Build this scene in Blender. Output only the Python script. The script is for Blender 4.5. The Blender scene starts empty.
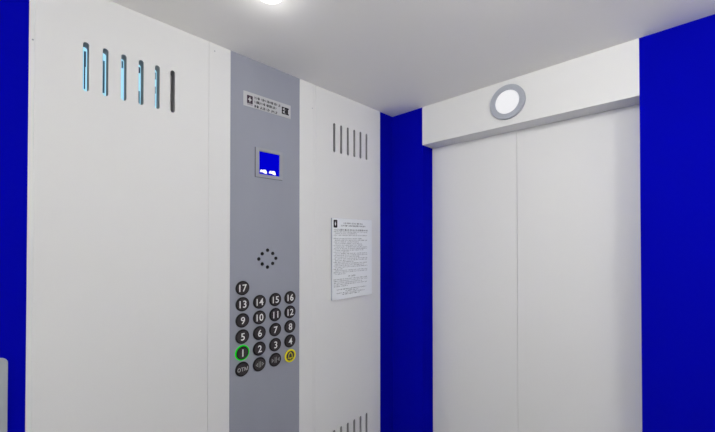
import bpy, bmesh, math, random
from mathutils import Vector, Matrix
S = bpy.context.scene
C = S.collection
PI = math.pi
random.seed(7)

# ---------------------------------------------------------------- materials
def lin(c):
    return tuple(((v/255)/12.92 if v/255 <= .04045 else ((v/255+.055)/1.055)**2.4) for v in c)

def mat(name, col, rough=.6, spec=.25, metal=0.0, noise=0.0, scale=3.0, stretch=(1, 1, 1), bump=0.0):
    """Principled material; 'noise' is a small colour variation of the surface itself (wear, brushing)."""
    m = bpy.data.materials.new(name); m.use_nodes = True
    nt = m.node_tree; b = nt.nodes['Principled BSDF']
    b.inputs['Base Color'].default_value = (*col, 1)
    b.inputs['Roughness'].default_value = rough
    b.inputs['Metallic'].default_value = metal
    b.inputs['Specular IOR Level'].default_value = spec
    if noise or bump:
        tc = nt.nodes.new('ShaderNodeTexCoord'); mp = nt.nodes.new('ShaderNodeMapping')
        mp.inputs['Scale'].default_value = stretch
        nz = nt.nodes.new('ShaderNodeTexNoise'); nz.inputs['Scale'].default_value = scale
        nz.inputs['Detail'].default_value = 5
        nt.links.new(tc.outputs['Object'], mp.inputs['Vector']); nt.links.new(mp.outputs['Vector'], nz.inputs['Vector'])
        if noise:
            mx = nt.nodes.new('ShaderNodeMix'); mx.data_type = 'RGBA'
            mx.inputs[6].default_value = (*[v*(1-noise) for v in col], 1)
            mx.inputs[7].default_value = (*[min(1, v*(1+noise)) for v in col], 1)
            nt.links.new(nz.outputs['Fac'], mx.inputs[0]); nt.links.new(mx.outputs[2], b.inputs['Base Color'])
        if bump:
            bp = nt.nodes.new('ShaderNodeBump'); bp.inputs['Strength'].default_value = bump
            bp.inputs['Distance'].default_value = .001
            nt.links.new(nz.outputs['Fac'], bp.inputs['Height']); nt.links.new(bp.outputs['Normal'], b.inputs['Normal'])
    return m

def glow(name, col, strength):
    m = bpy.data.materials.new(name); m.use_nodes = True
    b = m.node_tree.nodes['Principled BSDF']
    b.inputs['Base Color'].default_value = (*[v*.3 for v in col], 1)
    b.inputs['Roughness'].default_value = .5
    b.inputs['Specular IOR Level'].default_value = 0
    b.inputs['Emission Color'].default_value = (*col, 1)
    b.inputs['Emission Strength'].default_value = strength
    return m

WHITE = mat('white_enamel', (.78, .78, .775), .6, .2, noise=.012, scale=2)
DOORW = mat('white_door_enamel', (.78, .78, .78), .6, .2, noise=.012, scale=2)
CEIL = mat('ceiling_enamel', (.93, .915, .885), .7, .1, noise=.01, scale=2)
BLUE = mat('blue_laminate', (.0016, .0022, .395), .65, .0, noise=.01, scale=2)
STEEL = mat('grey_panel_steel', (.315, .328, .385), .55, .25, noise=.05, scale=9, stretch=(1, 1, .35))
FLOORM = mat('floor_rubber', (.22, .22, .22), .8, .2, noise=.08, scale=30)
SLOT = mat('slot_shade_grey', (.42, .42, .43), .7, .1)  # grey that carries the shade inside the slots
BACKING = mat('backing_grey', (.80, .80, .81), .7, .1)
SLATE = mat('slate_metal', (.36, .38, .43), .5, .3)
RINGM = mat('lamp_ring_metal', (.40, .42, .475), .5, .3)
RAILM = mat('plate_metal', (.38, .41, .44), .5, .3)
BLACK = mat('black_plastic', (.012, .011, .012), .5, .2)
CAP = mat('charcoal_plastic', (.045, .038, .042), .55, .2)
NUM = mat('white_paint', (.78, .78, .77), .6, .2)
DIM = mat('worn_grey_paint', (.30, .30, .30), .6, .2)
LABELM = mat('silver_label', (.52, .525, .54), .6, .2)
INK = mat('black_ink', (.02, .018, .022), .8, .1)
PURPLE = mat('dark_plum_ink', (.055, .035, .055), .8, .1)
PALEINK = mat('pale_plum_ink', (.30, .27, .29), .8, .1)
BOARD = mat('board_grey', (.37, .39, .45), .6, .2)
PAPER = mat('notice_paper', (.85, .875, .90), .7, .15)
GREYINK = mat('grey_ink', (.42, .43, .45), .8, .1)
DARKINK = mat('dark_grey_ink', (.22, .225, .24), .8, .1)
YELLOW = mat('yellow_enamel', (.85, .76, .005), .5, .2)
BELLY = mat('yellow_print', (.50, .45, .008), .6, .2)
GREEN = glow('green_light', lin((14, 200, 24)), .85)
SCREEN = glow('blue_screen', (0, 0, .55), .9)
GLYPH = glow('white_glyph', (1, 1, 1), .95)
SKYL = glow('sky_cyan_glow', lin((176, 232, 255)), .95)
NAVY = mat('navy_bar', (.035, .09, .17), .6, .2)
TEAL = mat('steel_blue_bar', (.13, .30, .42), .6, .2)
LAMPW = glow('lamp_diffuser', (1, .99, .985), 3)
LENSW = glow('lens_diffuser', lin((243, 243, 246)), .72)

# ---------------------------------------------------------------- helpers
def obj(name, bm, m, parent=None):
    me = bpy.data.meshes.new(name); bmesh.ops.recalc_face_normals(bm, faces=bm.faces)
    bm.to_mesh(me); bm.free(); me.materials.append(m)
    o = bpy.data.objects.new(name, me); C.objects.link(o)
    if parent:
        root = parent
        while root.parent: root = root.parent
        me.transform(Matrix.Translation(-root.location)); o.parent = parent
    return o

def thing(name, label, cat, loc, group=None):
    o = bpy.data.objects.new(name, None); C.objects.link(o); o.location = loc
    o.empty_display_size = .05
    o['label'] = label; o['category'] = cat
    if group: o['group'] = group
    return o

def struct(name, bm, m):
    o = obj(name, bm, m); o['kind'] = 'structure'; return o

def box(bm, x0, x1, y0, y1, z0, z1):
    v = [bm.verts.new((x, y, z)) for x in (x0, x1) for y in (y0, y1) for z in (z0, z1)]
    for f in ((0, 1, 3, 2), (4, 6, 7, 5), (0, 4, 5, 1), (2, 3, 7, 6), (0, 2, 6, 4), (1, 5, 7, 3)):
        bm.faces.new([v[i] for i in f])
    return bm

def B(*a): return box(bmesh.new(), *a)

def bevel(bm, w, seg=2):
    bmesh.ops.recalc_face_normals(bm, faces=bm.faces)
    ed = [e for e in bm.edges if len(e.link_faces) == 2 and e.calc_face_angle() > .8]
    bmesh.ops.bevel(bm, geom=ed, offset=w, segments=seg, affect='EDGES', profile=.5)
    return bm

def circ(y, z, r, n=40):
    return [(y+r*math.cos(2*PI*i/n), z+r*math.sin(2*PI*i/n)) for i in range(n)]

def rect(y0, y1, z0, z1): return [(y0, z0), (y1, z0), (y1, z1), (y0, z1)]

def slot(y, z0, z1, w, n=8):
    r = w/2; p = []
    for i in range(n+1):
        a = -PI + PI*i/n; p.append((y+r*math.cos(a), z0+r+r*math.sin(a)))
    for i in range(n+1):
        a = PI*i/n; p.append((y+r*math.cos(a), z1-r+r*math.sin(a)))
    return p

def sheet(outline, holes, x0, x1, bm=None):
    """A slab lying in a left-wall plane, front at x1, back at x0, with real holes."""
    bm = bm or bmesh.new(); es = []
    for loop in [outline]+holes:
        vs = [bm.verts.new((x1, a, b)) for a, b in loop]
        for i in range(len(vs)): es.append(bm.edges.new((vs[i], vs[(i+1) % len(vs)])))
    r = bmesh.ops.triangle_fill(bm, edges=es, use_beauty=True, use_dissolve=False)
    fs = [g for g in r['geom'] if isinstance(g, bmesh.types.BMFace)]
    e = bmesh.ops.extrude_face_region(bm, geom=fs, use_keep_orig=True)
    for v in [g for g in e['geom'] if isinstance(g, bmesh.types.BMVert)]: v.co.x = x0
    return bm

def disc(y, z, r, x0, x1, bev=0.0, n=40, bm=None):
    """A round boss on the left wall with a rounded front rim."""
    bm = bm or bmesh.new()
    prof = [(r, x0), (r, x1-bev)]
    if bev: prof += [(r-bev*(1-math.cos(PI/2*k/3)), x1-bev+bev*math.sin(PI/2*k/3)) for k in (1, 2, 3)]
    rows = []
    for rr, xx in prof: rows.append([bm.verts.new((xx, a, b)) for a, b in circ(y, z, rr, n)])
    for a, b in zip(rows, rows[1:]):
        for i in range(n): bm.faces.new((a[i], a[(i+1) % n], b[(i+1) % n], b[i]))
    bm.faces.new(rows[0][::-1]); bm.faces.new(rows[-1])
    return bm

def ring(y, z, ro, ri, x0, x1, n=48):
    return sheet(circ(y, z, ro, n), [circ(y, z, ri, n)], x0, x1)

def cut_edges(o, m, y0, y1, z0, z1):
    """Shade put into the colour on the inner sides of the holes cut in a sheet (the rectangle keeps the outer rim painted)."""
    me = o.data; me.materials.append(m); 
    p = o
    while p.parent: p = p.parent
    for f in me.polygons:
        c = f.center+p.location
        if abs(f.normal.x) < .4 and y0 < c.y < y1 and z0 < c.z < z1: f.material_index = 1

def lettering(txt, y, z, size, x, fat=0.0, sx=1.0, depth=.0004):
    """Raised lettering standing on the left wall, centred at (y, z)."""
    cu = bpy.data.curves.new('lettering', 'FONT'); cu.body = txt; cu.size = size
    cu.align_x = 'CENTER'; cu.align_y = 'CENTER'; cu.extrude = depth; cu.offset = fat; cu.resolution_u = 4
    o = bpy.data.objects.new('lettering', cu); C.objects.link(o)
    dg = bpy.context.evaluated_depsgraph_get()
    me = bpy.data.meshes.new_from_object(o.evaluated_get(dg))
    bpy.data.objects.remove(o)
    ys = [v.co.y for v in me.vertices]; xs = [v.co.x for v in me.vertices]
    cx, cy = (min(xs)+max(xs))/2, (min(ys)+max(ys))/2
    me.transform(Matrix.Translation((-cx, -cy, 0)))
    me.transform(Matrix(((0, 0, 1, x), (sx, 0, 0, y), (0, 1, 0, z), (0, 0, 0, 1))))
    bm = bmesh.new(); bm.from_mesh(me); bpy.data.meshes.remove(me)
    return bm

def text_rows(rows, x, letter, bm=None, th=.0002):
    """Lines of print too small to read: each row is runs of letter-sized marks."""
    bm = bm or bmesh.new()
    for y0, y1, z, h in rows:
        y = y0
        while y < y1:
            for _ in range(random.randint(3, 9)):
                w = letter*random.uniform(.45, .85)
                if y+w > y1: break
                k = random.random()
                if k < .35: box(bm, x, x+th, y, y+w, z-h/2, z+h/2)
                elif k < .7:
                    box(bm, x, x+th, y, y+w*.35, z-h/2, z+h/2); box(bm, x, x+th, y+w*.35, y+w, z-h*.12, z+h*.18)
                else:
                    box(bm, x, x+th, y, y+w, z-h/2, z-h*.2); box(bm, x, x+th, y+w*.6, y+w, z-h*.2, z+h/2)
                y += letter
            y += letter*.8
    return bm

# ---------------------------------------------------------------- the cab
H = 2.2
XR, YB = 1.95, -2.5                 # right and back walls, out of frame
PY0, PY1 = -1.3567, -.101            # the run of panels on the left wall
OL, OR, ZS = .182, .989, 2.019       # door opening

struct('floor', B(-.1, XR+.1, YB-.1, .2, -.1, 0), FLOORM)
struct('ceiling', B(-.1, XR+.1, YB-.1, .2, H, H+.1), CEIL)
bm = B(-.1, 0, -1.46, PY0, 0, H); box(bm, -.1, 0, PY1, 0, 0, H)
box(bm, -.1, -.06, PY0, PY1, 0, H); box(bm, -.06, 0, PY0, PY1, 0, .1)
struct('wall_left', bm, BLUE)
struct('trim_2', B(-.1, 0, YB, -1.4605, 0, H), WHITE)      # unseen wall past the blue strips, made white to cut blue bounce light
bm = B(-.1, OL, 0, .2, 0, H); box(bm, OR, 1.21, 0, .2, 0, H)
struct('wall_front', bm, BLUE)
struct('trim_3', B(1.2105, XR+.1, 0, .2, 0, H), WHITE)  # out of frame as well, white to lessen the blue bounce
struct('wall_right', B(XR, XR+.1, YB, 0, 0, H), WHITE)
struct('wall_back', B(-.1, XR+.1, YB-.1, YB, 0, H), WHITE)
struct('trim_1', B(OL, OR, 0, .14, ZS, H), WHITE)
SEAM = .5861
struct('door_1', bevel(B(OL, SEAM-.0006, .088, .128, .004, ZS), .0008, 1), DOORW)
struct('door_2', bevel(B(SEAM+.0006, OR, .088, .128, .004, ZS), .0008, 1), DOORW)
bm = B(OL, OR, .129, .2, 0, ZS); struct('door_3', bm, SLATE)

# ---------------------------------------------------------------- vent panels
XF, XB = .003, -.030                 # front and back of the pressed panels
VZ0, VZ1, VW, VP = 1.9432, 2.0685, .0123, .0408

def screw(y, z, parent):
    obj('screw', disc(y, z, .0019, XF, XF+.0006, .0003, 14), SLATE, parent)

t = thing('vent_panel', 'wide white wall panel left of grey button column, its six slots showing light blue', 'wall panel', (0, -1.15, .1))
vy = [-1.2513+VP*i for i in range(6)]
EDGE = -1.3465
o = obj('sheet', bevel(sheet(rect(EDGE+.0001, -.9413, .1, H), [slot(y, VZ0, VZ1, VW) for y in vy], XB, XF), .0008, 1), WHITE, t)
cut_edges(o, SLOT, EDGE+.01, -.95, .12, H-.02)
e = obj('edge_flange', bevel(B(XB, XF-.0004, PY0+.0004, EDGE, .1, H), .0004, 1), WHITE, t)
obj('slot_backing', B(XB-.004, XB-.0026, -1.30, -1.0, 1.90, 2.12), BACKING, t)['label'] = 'dark grey plate behind the slots'
ls = obj('sky_backdrop', B(XB-.0024, XB-.0014, -1.285, -1.070, 1.925, 2.10), SKYL, t)  # self-lit sheet standing in for the sky beyond the slots
ls['label'] = 'glowing light blue sheet added as sky behind the slots'
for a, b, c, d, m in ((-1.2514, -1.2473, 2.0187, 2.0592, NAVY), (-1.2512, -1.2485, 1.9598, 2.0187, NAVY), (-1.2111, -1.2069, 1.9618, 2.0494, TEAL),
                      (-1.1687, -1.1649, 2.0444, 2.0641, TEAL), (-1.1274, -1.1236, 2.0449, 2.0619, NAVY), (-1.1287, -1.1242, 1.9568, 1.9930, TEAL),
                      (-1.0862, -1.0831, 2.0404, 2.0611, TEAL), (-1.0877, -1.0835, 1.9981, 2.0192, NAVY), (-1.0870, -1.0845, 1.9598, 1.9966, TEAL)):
    obj('dark_bar', B(XB-.0014, XB-.0009, a, b, c, d), m, ls)  # dark structures seen against the sky sheet
screw(-1.3500, 2.0338, e)

t = thing('vent_panel', 'narrow white wall panel right of grey button column, with two rows of grey slots', 'wall panel', (0, -.3, .1))
wy = [-.4040+VP*i for i in range(6)]
UT = .7502
holes = [slot(y, VZ0, VZ1, VW) for y in wy]+[slot(y, UT-.1253, UT, VW) for y in wy]
o = obj('sheet', bevel(sheet(rect(-.5080, PY1-.0004, .1, H), holes, XB, XF), .0008, 1), WHITE, t)
cut_edges(o, SLOT, -.49, PY1-.01, .12, H-.02)
obj('edge_flange', bevel(B(XB, XF-.0006, -.5188, -.5082, .1, H), .0005, 1), WHITE, t)
for z0, z1 in ((1.92, 2.09), (.60, .775)):
    obj('slot_backing', B(XB-.004, XB-.0006, -.43, -.17, z0, z1), SLOT, t)['label'] = 'dark grey plate behind the slots'

# ---------------------------------------------------------------- operating panel
t = thing('operating_panel', 'tall grey lift control column with round black floor buttons, blue screen and white side strips', 'control panel', (0, -.7273, .1))
PL, PR = -.8686, -.586
spk = (-.7273, 1.4962, .0348, .0306)  # centre, half width, half height of the ring of speaker holes
sh = [(spk[0]+spk[2]*(.87 if k % 2 else 1)*math.cos(k*PI/4), spk[1]+spk[3]*(.85 if k % 2 else 1)*math.sin(k*PI/4)) for k in range(8)]
DY0, DY1, DZ0, DZ1 = -.7623, -.676, 1.8000, 1.8819
o = obj('faceplate', sheet(rect(PL+.0003, PR-.0003, .1, H), [circ(a, b, .0066, 20) for a, b in sh]+[rect(DY0, DY1, DZ0, DZ1)], -.004, XF-.001), STEEL, t)
cut_edges(o, BLACK, PL+.01, PR-.01, .12, DZ0-.05)
sp = obj('speaker_grille', B(-.0075, -.0045, -.78, -.675, 1.45, 1.545), BLACK, t); sp['label'] = 'black speaker behind a ring of eight holes'
for y0, y1, s in ((-.9410, PL-.0003, -.9227), (PR+.0003, -.5194, -.5240)):
    p = obj('side_strip', bevel(B(XB, XF, y0, y1, .1, H), .0008, 1), WHITE, t); p['label'] = 'white strip beside the grey plate'
    screw(s, 2.176 if s < -.7 else 2.100, p)
# display
d = obj('display', B(-.008, -.0022, DY0+.0002, DY1-.0002, DZ0+.0002, DZ1-.0002), SCREEN, t); d['label'] = 'lit blue display screen'
obj('bezel', sheet(rect(-.7762, -.6655, 1.7885, 1.8935), [rect(DY0, DY1, DZ0, DZ1)], XF-.001, XF+.0012),
    mat('bezel_grey', (.345, .355, .39), .5, .25), d)
obj('bezel_shade', sheet(rect(-.7790, -.6660, 1.7868, 1.8930), [rect(-.77, -.672, 1.795, 1.888)], XF-.001, XF+.0003), mat('bezel_shade_grey', (.12, .12, .14), .6, .2), d)  # dark band standing in for shade on the bezel's left and lower sides
for oy, oz in ((-.7590, 1.8125), (-.7222, 1.8125)):
    pts = [(0, -.0030), (.0035, .0022), (.008, .0036), (.0105, .0012), (.0145, .0034), (.0235, .0040), (.0265, .0005), (.0285, -.0060),
           (.0262, -.0083), (.0205, -.0078), (.0150, -.0060), (.0085, -.0046), (.003, -.0055)]
    obj('glyph', sheet([(oy+.002+a*1.02, oz+b*1.2+.0016) for a, b in pts], [], -.0022, -.0017), GLYPH, d)['label'] = 'small white mark at the foot of the screen'
# buttons
names = [['17'], ['13', '14', '15', '16'], ['9', '10', '11', '12'], ['5', '6', '7', '8'], ['1', '2', '3', '4'], ['ОТМ', 'open', 'close', 'bell']]
R, BX = .0243, XF-.001
def tri(y, z, w, h, s):                # an arrowhead outline; s = +1 points towards the doors
    o = [(y-s*w/2, z+h/2), (y+s*w/2, z), (y-s*w/2, z-h/2)]
    return o
for r, row in enumerate(names):
    for c, s in enumerate(row):
        y, z = -.8245+.0644*c, 1.3995-.0552*r
        special = s in ('1', 'bell')
        rr = R if not special else R-.0022
        b = obj('button', disc(y, z, rr, BX, BX+.0050, .0016, 44), BLACK, t)
        obj('cap', disc(y, z, rr-.0042, BX+.0048, BX+.0058, .0005, 40), CAP, b)
        X = BX+.0058
        if s == '1':
            b['label'] = 'floor button with a lit green ring'
            obj('light_ring', ring(y, z, R+.0013, rr-.0001, BX, BX+.0028), GREEN, b)['label'] = 'glowing green ring'
        if s == 'bell':
            b['label'] = 'alarm button with a yellow ring and bell'
            obj('yellow_ring', ring(y, z, R-.0002, rr-.0036, BX+.0036, BX+.0062), YELLOW, b)['label'] = 'yellow ring'
            def bellshape(k):
                q = [(-.0105, -.0075), (-.0078, -.0045), (-.0070, .0025), (-.0050, .0075), (-.0018, .0095), (-.0012, .0115), (.0012, .0115),
                     (.0018, .0095), (.0050, .0075), (.0070, .0025), (.0078, -.0045), (.0105, -.0075)]
                return [(y+a*k, z+bb*k) for a, bb in q]
            bm = sheet(bellshape(1.30), [bellshape(.86)], X, X+.0004)
            sheet([(y-.0038, z-.0105), (y-.0024, z-.0138), (y+.0024, z-.0138), (y+.0038, z-.0105)], [], X, X+.0004, bm)
            obj('bell_symbol', bm, BELLY, b)
        elif s in ('open', 'close'):
            bm = bmesh.new()
            sg = 1 if s == 'open' else -1
            for q in (-1, 1):
                w = .0021 if s == 'open' else .0021
                box(bm, X, X+.0004, y+q*.0028-w/2, y+q*.0028+w/2, z-.0105, z+.0105)
                yc = y+q*.0118
                o = tri(yc, z, .0085, .0145, q*sg); i = tri(yc-q*sg*.0006, z, .0042, .0070, q*sg)
                sheet(o, [i], X, X+.0004, bm)
            obj('door_symbol', bm, DIM, b)
            b['label'] = 'door opening button with worn arrows' if s == 'open' else 'door closing button with worn arrows'
        elif s == 'ОТМ':
            obj('lettering', lettering(s, y, z, .0175, X+.0002, .0001, 1.0), mat('faded_paint', (.48, .48, .475), .6, .2), b)
        else:
            obj('numeral', lettering(s, y, z, .0345, X+.0002, .0003, .98), NUM, b)
# rating label
lb = obj('rating_label', bevel(B(XF-.001, XF+.0002, -.8228, -.6289, 2.0290, 2.0802), .0004, 1), LABELM, t); lb['label'] = 'pale label with small print and two marks'
X = XF+.0002
ey, ez = -.7990, 2.0545
dia = [(ey, ez+.0120), (ey+.0028, ez+.0030), (ey+.0085, ez), (ey+.0028, ez-.0030), (ey, ez-.0120), (ey-.0028, ez-.0030), (ey-.0085, ez), (ey-.0028, ez+.0030)]
obj('emblem', sheet(rect(ey-.0108, ey+.0108, ez-.0140, ez+.0140), [dia], X, X+.0003), PURPLE, lb)
obj('emblem_caption', B(X, X+.0003, ey-.0104, ey+.0104, ez-.0192, ez-.0158), PALEINK, lb)
obj('small_print', text_rows([(-.7810, -.676, 2.0668, .0094), (-.7810, -.690, 2.0523, .0094), (-.7810, -.685, 2.0370, .0096)], X, .0046), INK, lb)
q = bmesh.new(); a0, zc, hh, k = -.6690, 2.0532, .0135, .0048
def qb(y0, y1, z0, z1): box(q, X, X+.0003, a0+y0, a0+y1, zc+z0, zc+z1)
qb(0, k, -hh, hh); qb(k, .011, hh-k, hh); qb(k, .010, -k/2, k/2); qb(k, .011, -hh, -hh+k)         # E
qb(.0125, .0125+k, -hh, hh); qb(.0125+k, .0215, hh-k, hh); qb(.0125+k, .0215, -k, 0); qb(.0185, .0185+k, -hh, hh)    # A
qb(.0232, .0232+k, -hh, hh); qb(.0232+k, .0315, hh-k, hh); qb(.0232+k, .0315, -hh, -hh+k)             # C
obj('conformity_mark', q, INK, lb)

# ---------------------------------------------------------------- notice board
t = thing('notice_board', 'pale printed notice with small grey text on the narrow white wall panel', 'notice', (XF, -.2983, 1.306))
NY0, NY1, NZ0, NZ1 = -.4235, -.1721, 1.3065, 1.6585
NX = XF+.0080
obj('board', bevel(B(XF-.0005, NX, NY0, NY1, NZ0, NZ1), .0006, 1), BOARD, t)['label'] = 'grey backing board'
pg = obj('paper', B(NX, NX+.0008, NY0+.0005, NY1-.0005, NZ0+.0005, NZ1-.0005), PAPER, t)
X = NX+.0008
ey, ez = -.4055, 1.6337
dia = [(ey, ez+.0110), (ey+.0032, ez+.0015), (ey+.0034, ez-.0015), (ey, ez-.0110), (ey-.0034, ez-.0015), (ey-.0032, ez+.0015)]
rr = []
for cy_, cz_, a0 in ((ey+.0069, ez-.0130, -PI/2), (ey+.0069, ez+.0130, 0), (ey-.0069, ez+.0130, PI/2), (ey-.0069, ez-.0130, PI)):
    for k in range(5): rr.append((cy_+.004*math.cos(a0+k*PI/8), cz_+.004*math.sin(a0+k*PI/8)))
obj('emblem', sheet(rr, [dia], X, X+.0003), INK, pg)
obj('heading', text_rows([(-.357, -.230, 1.6375, .0068), (-.373, -.215, 1.6268, .0068)], X, .0046), DARKINK, pg)
obj('subheading', text_rows([(-.413, -.200, 1.6080, .0080)], X, .0046), DARKINK, pg)
obj('subheading', text_rows([(-.329, -.283, 1.4045, .0064)], X, .0046), DARKINK, pg)
rows = []
z, k = 1.5990, 0
ends = [-.2, -.27, -.2, -.4, -.24, -.2, -.255, -.235, -.228, -.2, -.2, -.225, -.32, -.2, -.2, -.25, -.2, -.2, -.29, -.2, -.22, -.2, -.36, -.2, -.2, -.34]
while z > 1.412:
    rows.append((-.415 if k % 2 == 0 else -.4085, ends[k % len(ends)]-.004, z, .0048)); z -= .0073; k += 1
for z, e_ in ((1.3935, -.205), (1.386, -.2), (1.3785, -.24), (1.371, -.205), (1.3635, -.33)): rows.append((-.415, e_, z, .0048))
obj('text_lines', text_rows(rows, X, .0038), GREYINK, pg)
obj('footer', text_rows([(-.398, -.212, 1.3492, .0044), (-.345, -.262, 1.3412, .0044), (-.398, -.222, 1.3337, .0040), (-.365, -.255, 1.3267, .0040)], X, .0042), DARKINK, pg)

# ---------------------------------------------------------------- metal plate at the far left
t = thing('wall_plate', 'grey metal plate with a rounded top corner on the blue wall at far left', 'wall plate', (0, -1.42, .9))
y0, y1, z0, z1, rc = -1.456, -1.3856, .90, 1.3010, .014
o = [(y0, z0), (y1, z0)]+[(y1-rc+rc*math.cos(PI/2*i/8), z1-rc+rc*math.sin(PI/2*i/8)) for i in range(9)]
o += [(y0+rc-rc*math.sin(PI/2*i/8), z1-rc+rc*math.cos(PI/2*i/8)) for i in range(9)]
obj('plate', bevel(sheet(o, [], 0, .004), .0008, 1), RAILM, t)
for zz in (1.0, 1.2): obj('screw', disc(-1.422, zz, .004, .004, .0055, .0008, 18), SLATE, t)

# ---------------------------------------------------------------- round lamp over the doors
def turned(prof, n=64):
    """Turned shape about +z from (radius, height) pairs; first and last rings may close at radius 0."""
    bm = bmesh.new(); rows = []
    for r, h in prof:
        rows.append([bm.verts.new((0, 0, h))] if r == 0 else [bm.verts.new((r*math.cos(2*PI*i/n), r*math.sin(2*PI*i/n), h)) for i in range(n)])
    for a, b in zip(rows, rows[1:]):
        for i in range(n):
            j = (i+1) % n
            f = [a[i % len(a)], a[j % len(a)], b[j % len(b)], b[i % len(b)]]
            u = []
            for v in f:
                if v not in u: u.append(v)
            if len(u) > 2: bm.faces.new(u)
    return bm

t = thing('round_lamp', 'round white lamp in a grey ring on the white lintel above the doors', 'lamp', (.5840, 0, 2.1105))
def place(bm):                        # turn the axis to face into the cab
    bm.transform(Matrix.Translation((.5840, 0, 2.1105)) @ Matrix.Rotation(PI/2, 4, 'X')); return bm
o = obj('ring', place(turned([(.0490, 0), (.0676, 0), (.0676, .0105), (.0664, .012), (.0480, .012), (.0468, .0112), (.0468, .004), (.0490, 0)])), RINGM, t)
o['label'] = 'blue grey metal ring'
o = obj('lens', place(turned([(0, .001), (.0467, .001), (.0467, .0085), (.040, .0100), (.02, .0108), (0, .0110)])), LENSW, t)
for p in o.data.polygons: p.use_smooth = True

# ---------------------------------------------------------------- ceiling lamp and added fill lamps
def ceiling_lamp(x, y, label, watts, glowmat=LAMPW):
    t = thing('ceiling_light', label, 'light', (x, y, H))
    def put(bm): bm.transform(Matrix.Translation((x, y, H))); return bm
    obj('trim_ring', put(turned([(.0330, 0), (.0358, 0), (.0358, -.0010), (.0352, -.0016), (.0336, -.0016), (.0330, -.0010), (.0330, 0)])), NUM, t)
    o = obj('diffuser', put(turned([(0, -.0004), (.0329, -.0004), (.0329, -.002), (.030, -.0042), (.022, -.006), (.010, -.0068), (0, -.007)])), glowmat, t)
    for p in o.data.polygons: p.use_smooth = True
    l = bpy.data.lights.new('lamp_bulb', 'POINT'); l.energy = watts; l.shadow_soft_size = .06
    l.color = (1, .996, .98)
    lo = bpy.data.objects.new('lamp_bulb', l); C.objects.link(lo); lo.location = (0, 0, -.045); lo.parent = t

ceiling_lamp(.3269, -.9176, 'bright ceiling light above the wide white vent panel', .22)
ceiling_lamp(1.75, -.90, 'added fill light by the wall right of the doors', 8)  # added out of view to flatten the light on the walls
ceiling_lamp(1.0, -.80, 'added fill light in front of the doors', 7.2)  # unseen fill, added to even out the front of the cab
ceiling_lamp(.22, -2.32, 'added fill light in the rear corner on the vent panel side', 15)  # another added lamp behind the view, for flat wall light

# ---------------------------------------------------------------- camera, world, view
cam = bpy.data.cameras.new('camera'); co = bpy.data.objects.new('camera', cam); C.objects.link(co)
co.location = (1.1067, -1.3888, 1.5637)
co.rotation_euler = (PI/2+.01, 0, .7747)
cam.sensor_width = 36; cam.lens = 342.91/715*36; cam.shift_y = 20.61/715; cam.clip_start = .01
S.camera = co
w = bpy.data.worlds.new('world'); S.world = w; w.use_nodes = True
w.node_tree.nodes['Background'].inputs[0].default_value = (.5, .5, .5, 1)
w.node_tree.nodes['Background'].inputs[1].default_value = 0
S.view_settings.view_transform = 'Standard'; S.view_settings.look = 'None'
S.view_settings.gamma = 1; S.view_settings.exposure = 0; S.view_settings.use_curve_mapping = False
S.cycles.use_denoising = True
S.cycles.max_bounces = 12; S.cycles.diffuse_bounces = 8
